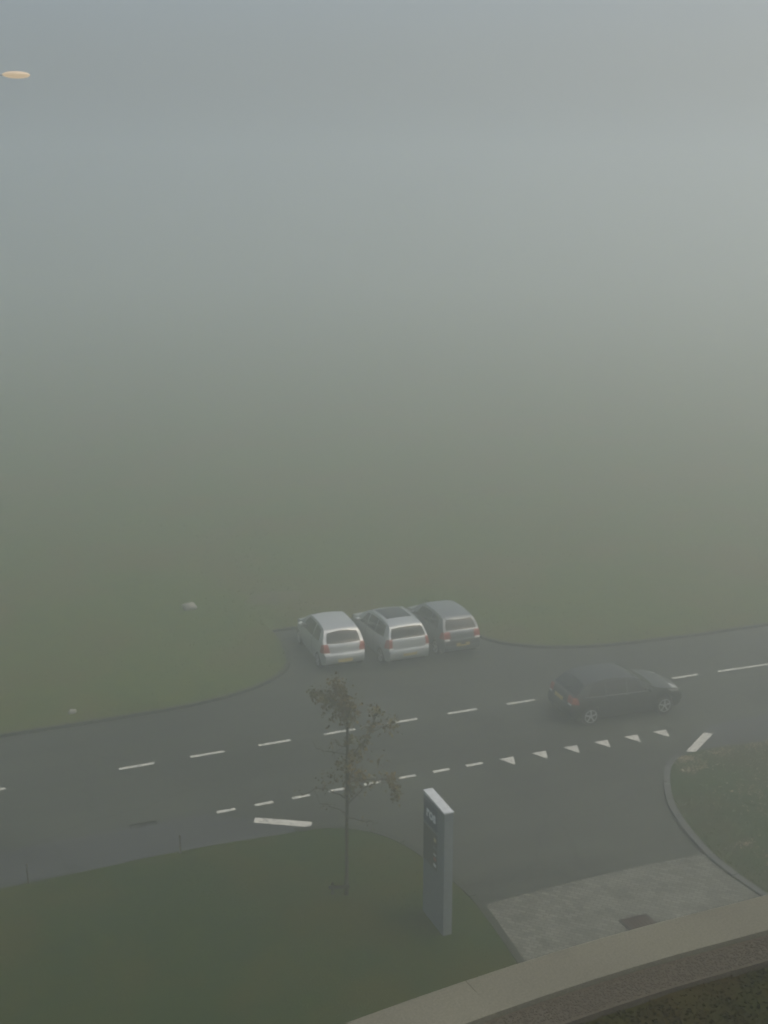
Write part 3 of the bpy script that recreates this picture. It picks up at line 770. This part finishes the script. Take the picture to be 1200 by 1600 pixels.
def roof(u, v):
    x = lerp(-8.9, 18.9, u); y = lerp(edge(x) - .67, .9, v)
    return (x, y, ZR_ - .075 + .012 * mnoise.noise((x * 3, y * 3, 0)) + .012 * mnoise.noise((x * 11, y * 11, 5)))
grid(bm, roof, 240, 40); link('planted_roof', bm, M['sedum'], bd, True, 80)
bm = bmesh.new()
for _ in range(14000):
    x = random.uniform(2.0, 8.); y = edge(x) - .68 - random.random() * 1.3; z = ZR_ - .08; h = random.uniform(.008, .025); a = random.uniform(0, 6.28); w_ = .012
    p = Vector((x, y, z)); t_ = Vector((random.gauss(0, .015), random.gauss(0, .015), h)); sdd = Vector((math.cos(a), math.sin(a), 0)) * w_
    bm.faces.new([bm.verts.new(q) for q in (p - sdd, p + sdd, p + t_ + sdd * .8, p + t_ - sdd * .8)])
o = link('roof_plants', bm, M['sedum'], bd, False); o['kind'] = 'stuff'

# ------------------------------------------------------------------ glowing bowl on an added mast, for an indoor lamp's window reflection
lm = thing('lamp_reflection', 'flat oval warm glow at upper left, standing in for an indoor lamp reflection', 'lamp reflection', (-.85, 11.76, .05))
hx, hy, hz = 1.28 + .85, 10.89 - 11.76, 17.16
bm = bmesh.new(); tube(bm, [(0, 0, -.1), (0, 0, .9), (0, 0, 5), (0, 0, 17.0), (0, 0, 17.12)], [.11, .11, .095, .06, .055], 14); link('added_mast', bm, M['added_mast'], lm)  # made-up support for the reflection glow, out of frame
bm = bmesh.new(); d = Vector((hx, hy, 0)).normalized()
tube(bm, [(0, 0, 17.05), Vector((0, 0, 17.11)) + d * .4, Vector((hx, hy, hz)) - d * .104], [.035, .022, .006], 10); link('added_arm', bm, M['sign_top'], lm)
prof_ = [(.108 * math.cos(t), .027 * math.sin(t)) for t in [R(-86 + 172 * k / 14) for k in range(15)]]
bm = bmesh.new(); lathe(bm, prof_, 'Z', 32, (hx, hy, hz)); link('reflection_bowl', bm, M['lamp'], lm)

# ------------------------------------------------------------------ fog
bm = bmesh.new(); box(bm, (0, (EXT - 70) / 2 + 5, 11.4), (2 * EXT + 20, EXT + 90, 25.4))
hz_ = link('haze', bm, M['white'], None, False); hz_.data.materials.clear()
m = bpy.data.materials.new('fog'); m.use_nodes = True; nt = m.node_tree; nt.nodes.clear()
out = nt.nodes.new('ShaderNodeOutputMaterial'); pv = nt.nodes.new('ShaderNodeVolumePrincipled')
pv.inputs['Color'].default_value = (.949, .982, .950, 1); pv.inputs['Density'].default_value = .0185; pv.inputs['Anisotropy'].default_value = .72
nt.links.new(pv.outputs[0], out.inputs['Volume']); hz_.data.materials.append(m)
tag(hz_, 'grey fog filling the air over road and field', 'fog', kind='stuff')

# ------------------------------------------------------------------ light, sky, camera
w = bpy.data.worlds.new('World'); sc.world = w; w.use_nodes = True; nt = w.node_tree
bg = nt.nodes['Background']; sky = nt.nodes.new('ShaderNodeTexSky'); sky.sky_type = 'NISHITA'; sky.sun_disc = False
SE, SA = R(60), R(116)
sky.sun_elevation = SE; sky.sun_rotation = SA; sky.dust_density = 7; sky.air_density = 1.2; sky.ozone_density = 1
nt.links.new(sky.outputs[0], bg.inputs['Color']); bg.inputs['Strength'].default_value = .14
sl = bpy.data.lights.new('sun', 'SUN'); sl.energy = .6; sl.angle = R(60); sl.color = (1, .985, .955)
so = bpy.data.objects.new('sun', sl); C.objects.link(so)
sd = Vector((math.sin(SA) * math.cos(SE), math.cos(SA) * math.cos(SE), math.sin(SE)))
so.rotation_euler = sd.to_track_quat('Z', 'Y').to_euler(); so.location = (0, 0, 60)
cam = bpy.data.cameras.new('camera'); co = bpy.data.objects.new('camera', cam); C.objects.link(co); sc.camera = co
cam.sensor_fit = 'VERTICAL'; cam.sensor_height = 32.; cam.lens = 32. * 1950 / 1600; cam.clip_end = 2000; cam.clip_start = .05
co.location = (0, 0, 16.3); pit = math.atan(500 / 1950)
co.rotation_euler = (R(90) - pit, 0, -R(22.3))
sc.view_settings.view_transform = 'Standard'; sc.view_settings.look = 'None'; sc.view_settings.exposure = .09; sc.view_settings.gamma = 1
sc.render.engine = 'CYCLES'
sc.cycles.use_denoising = True
sc.cycles.max_bounces = 10; sc.cycles.volume_bounces = 4; sc.cycles.diffuse_bounces = 3; sc.cycles.glossy_bounces = 3; sc.cycles.transmission_bounces = 2
sc.cycles.filter_width = 2.0
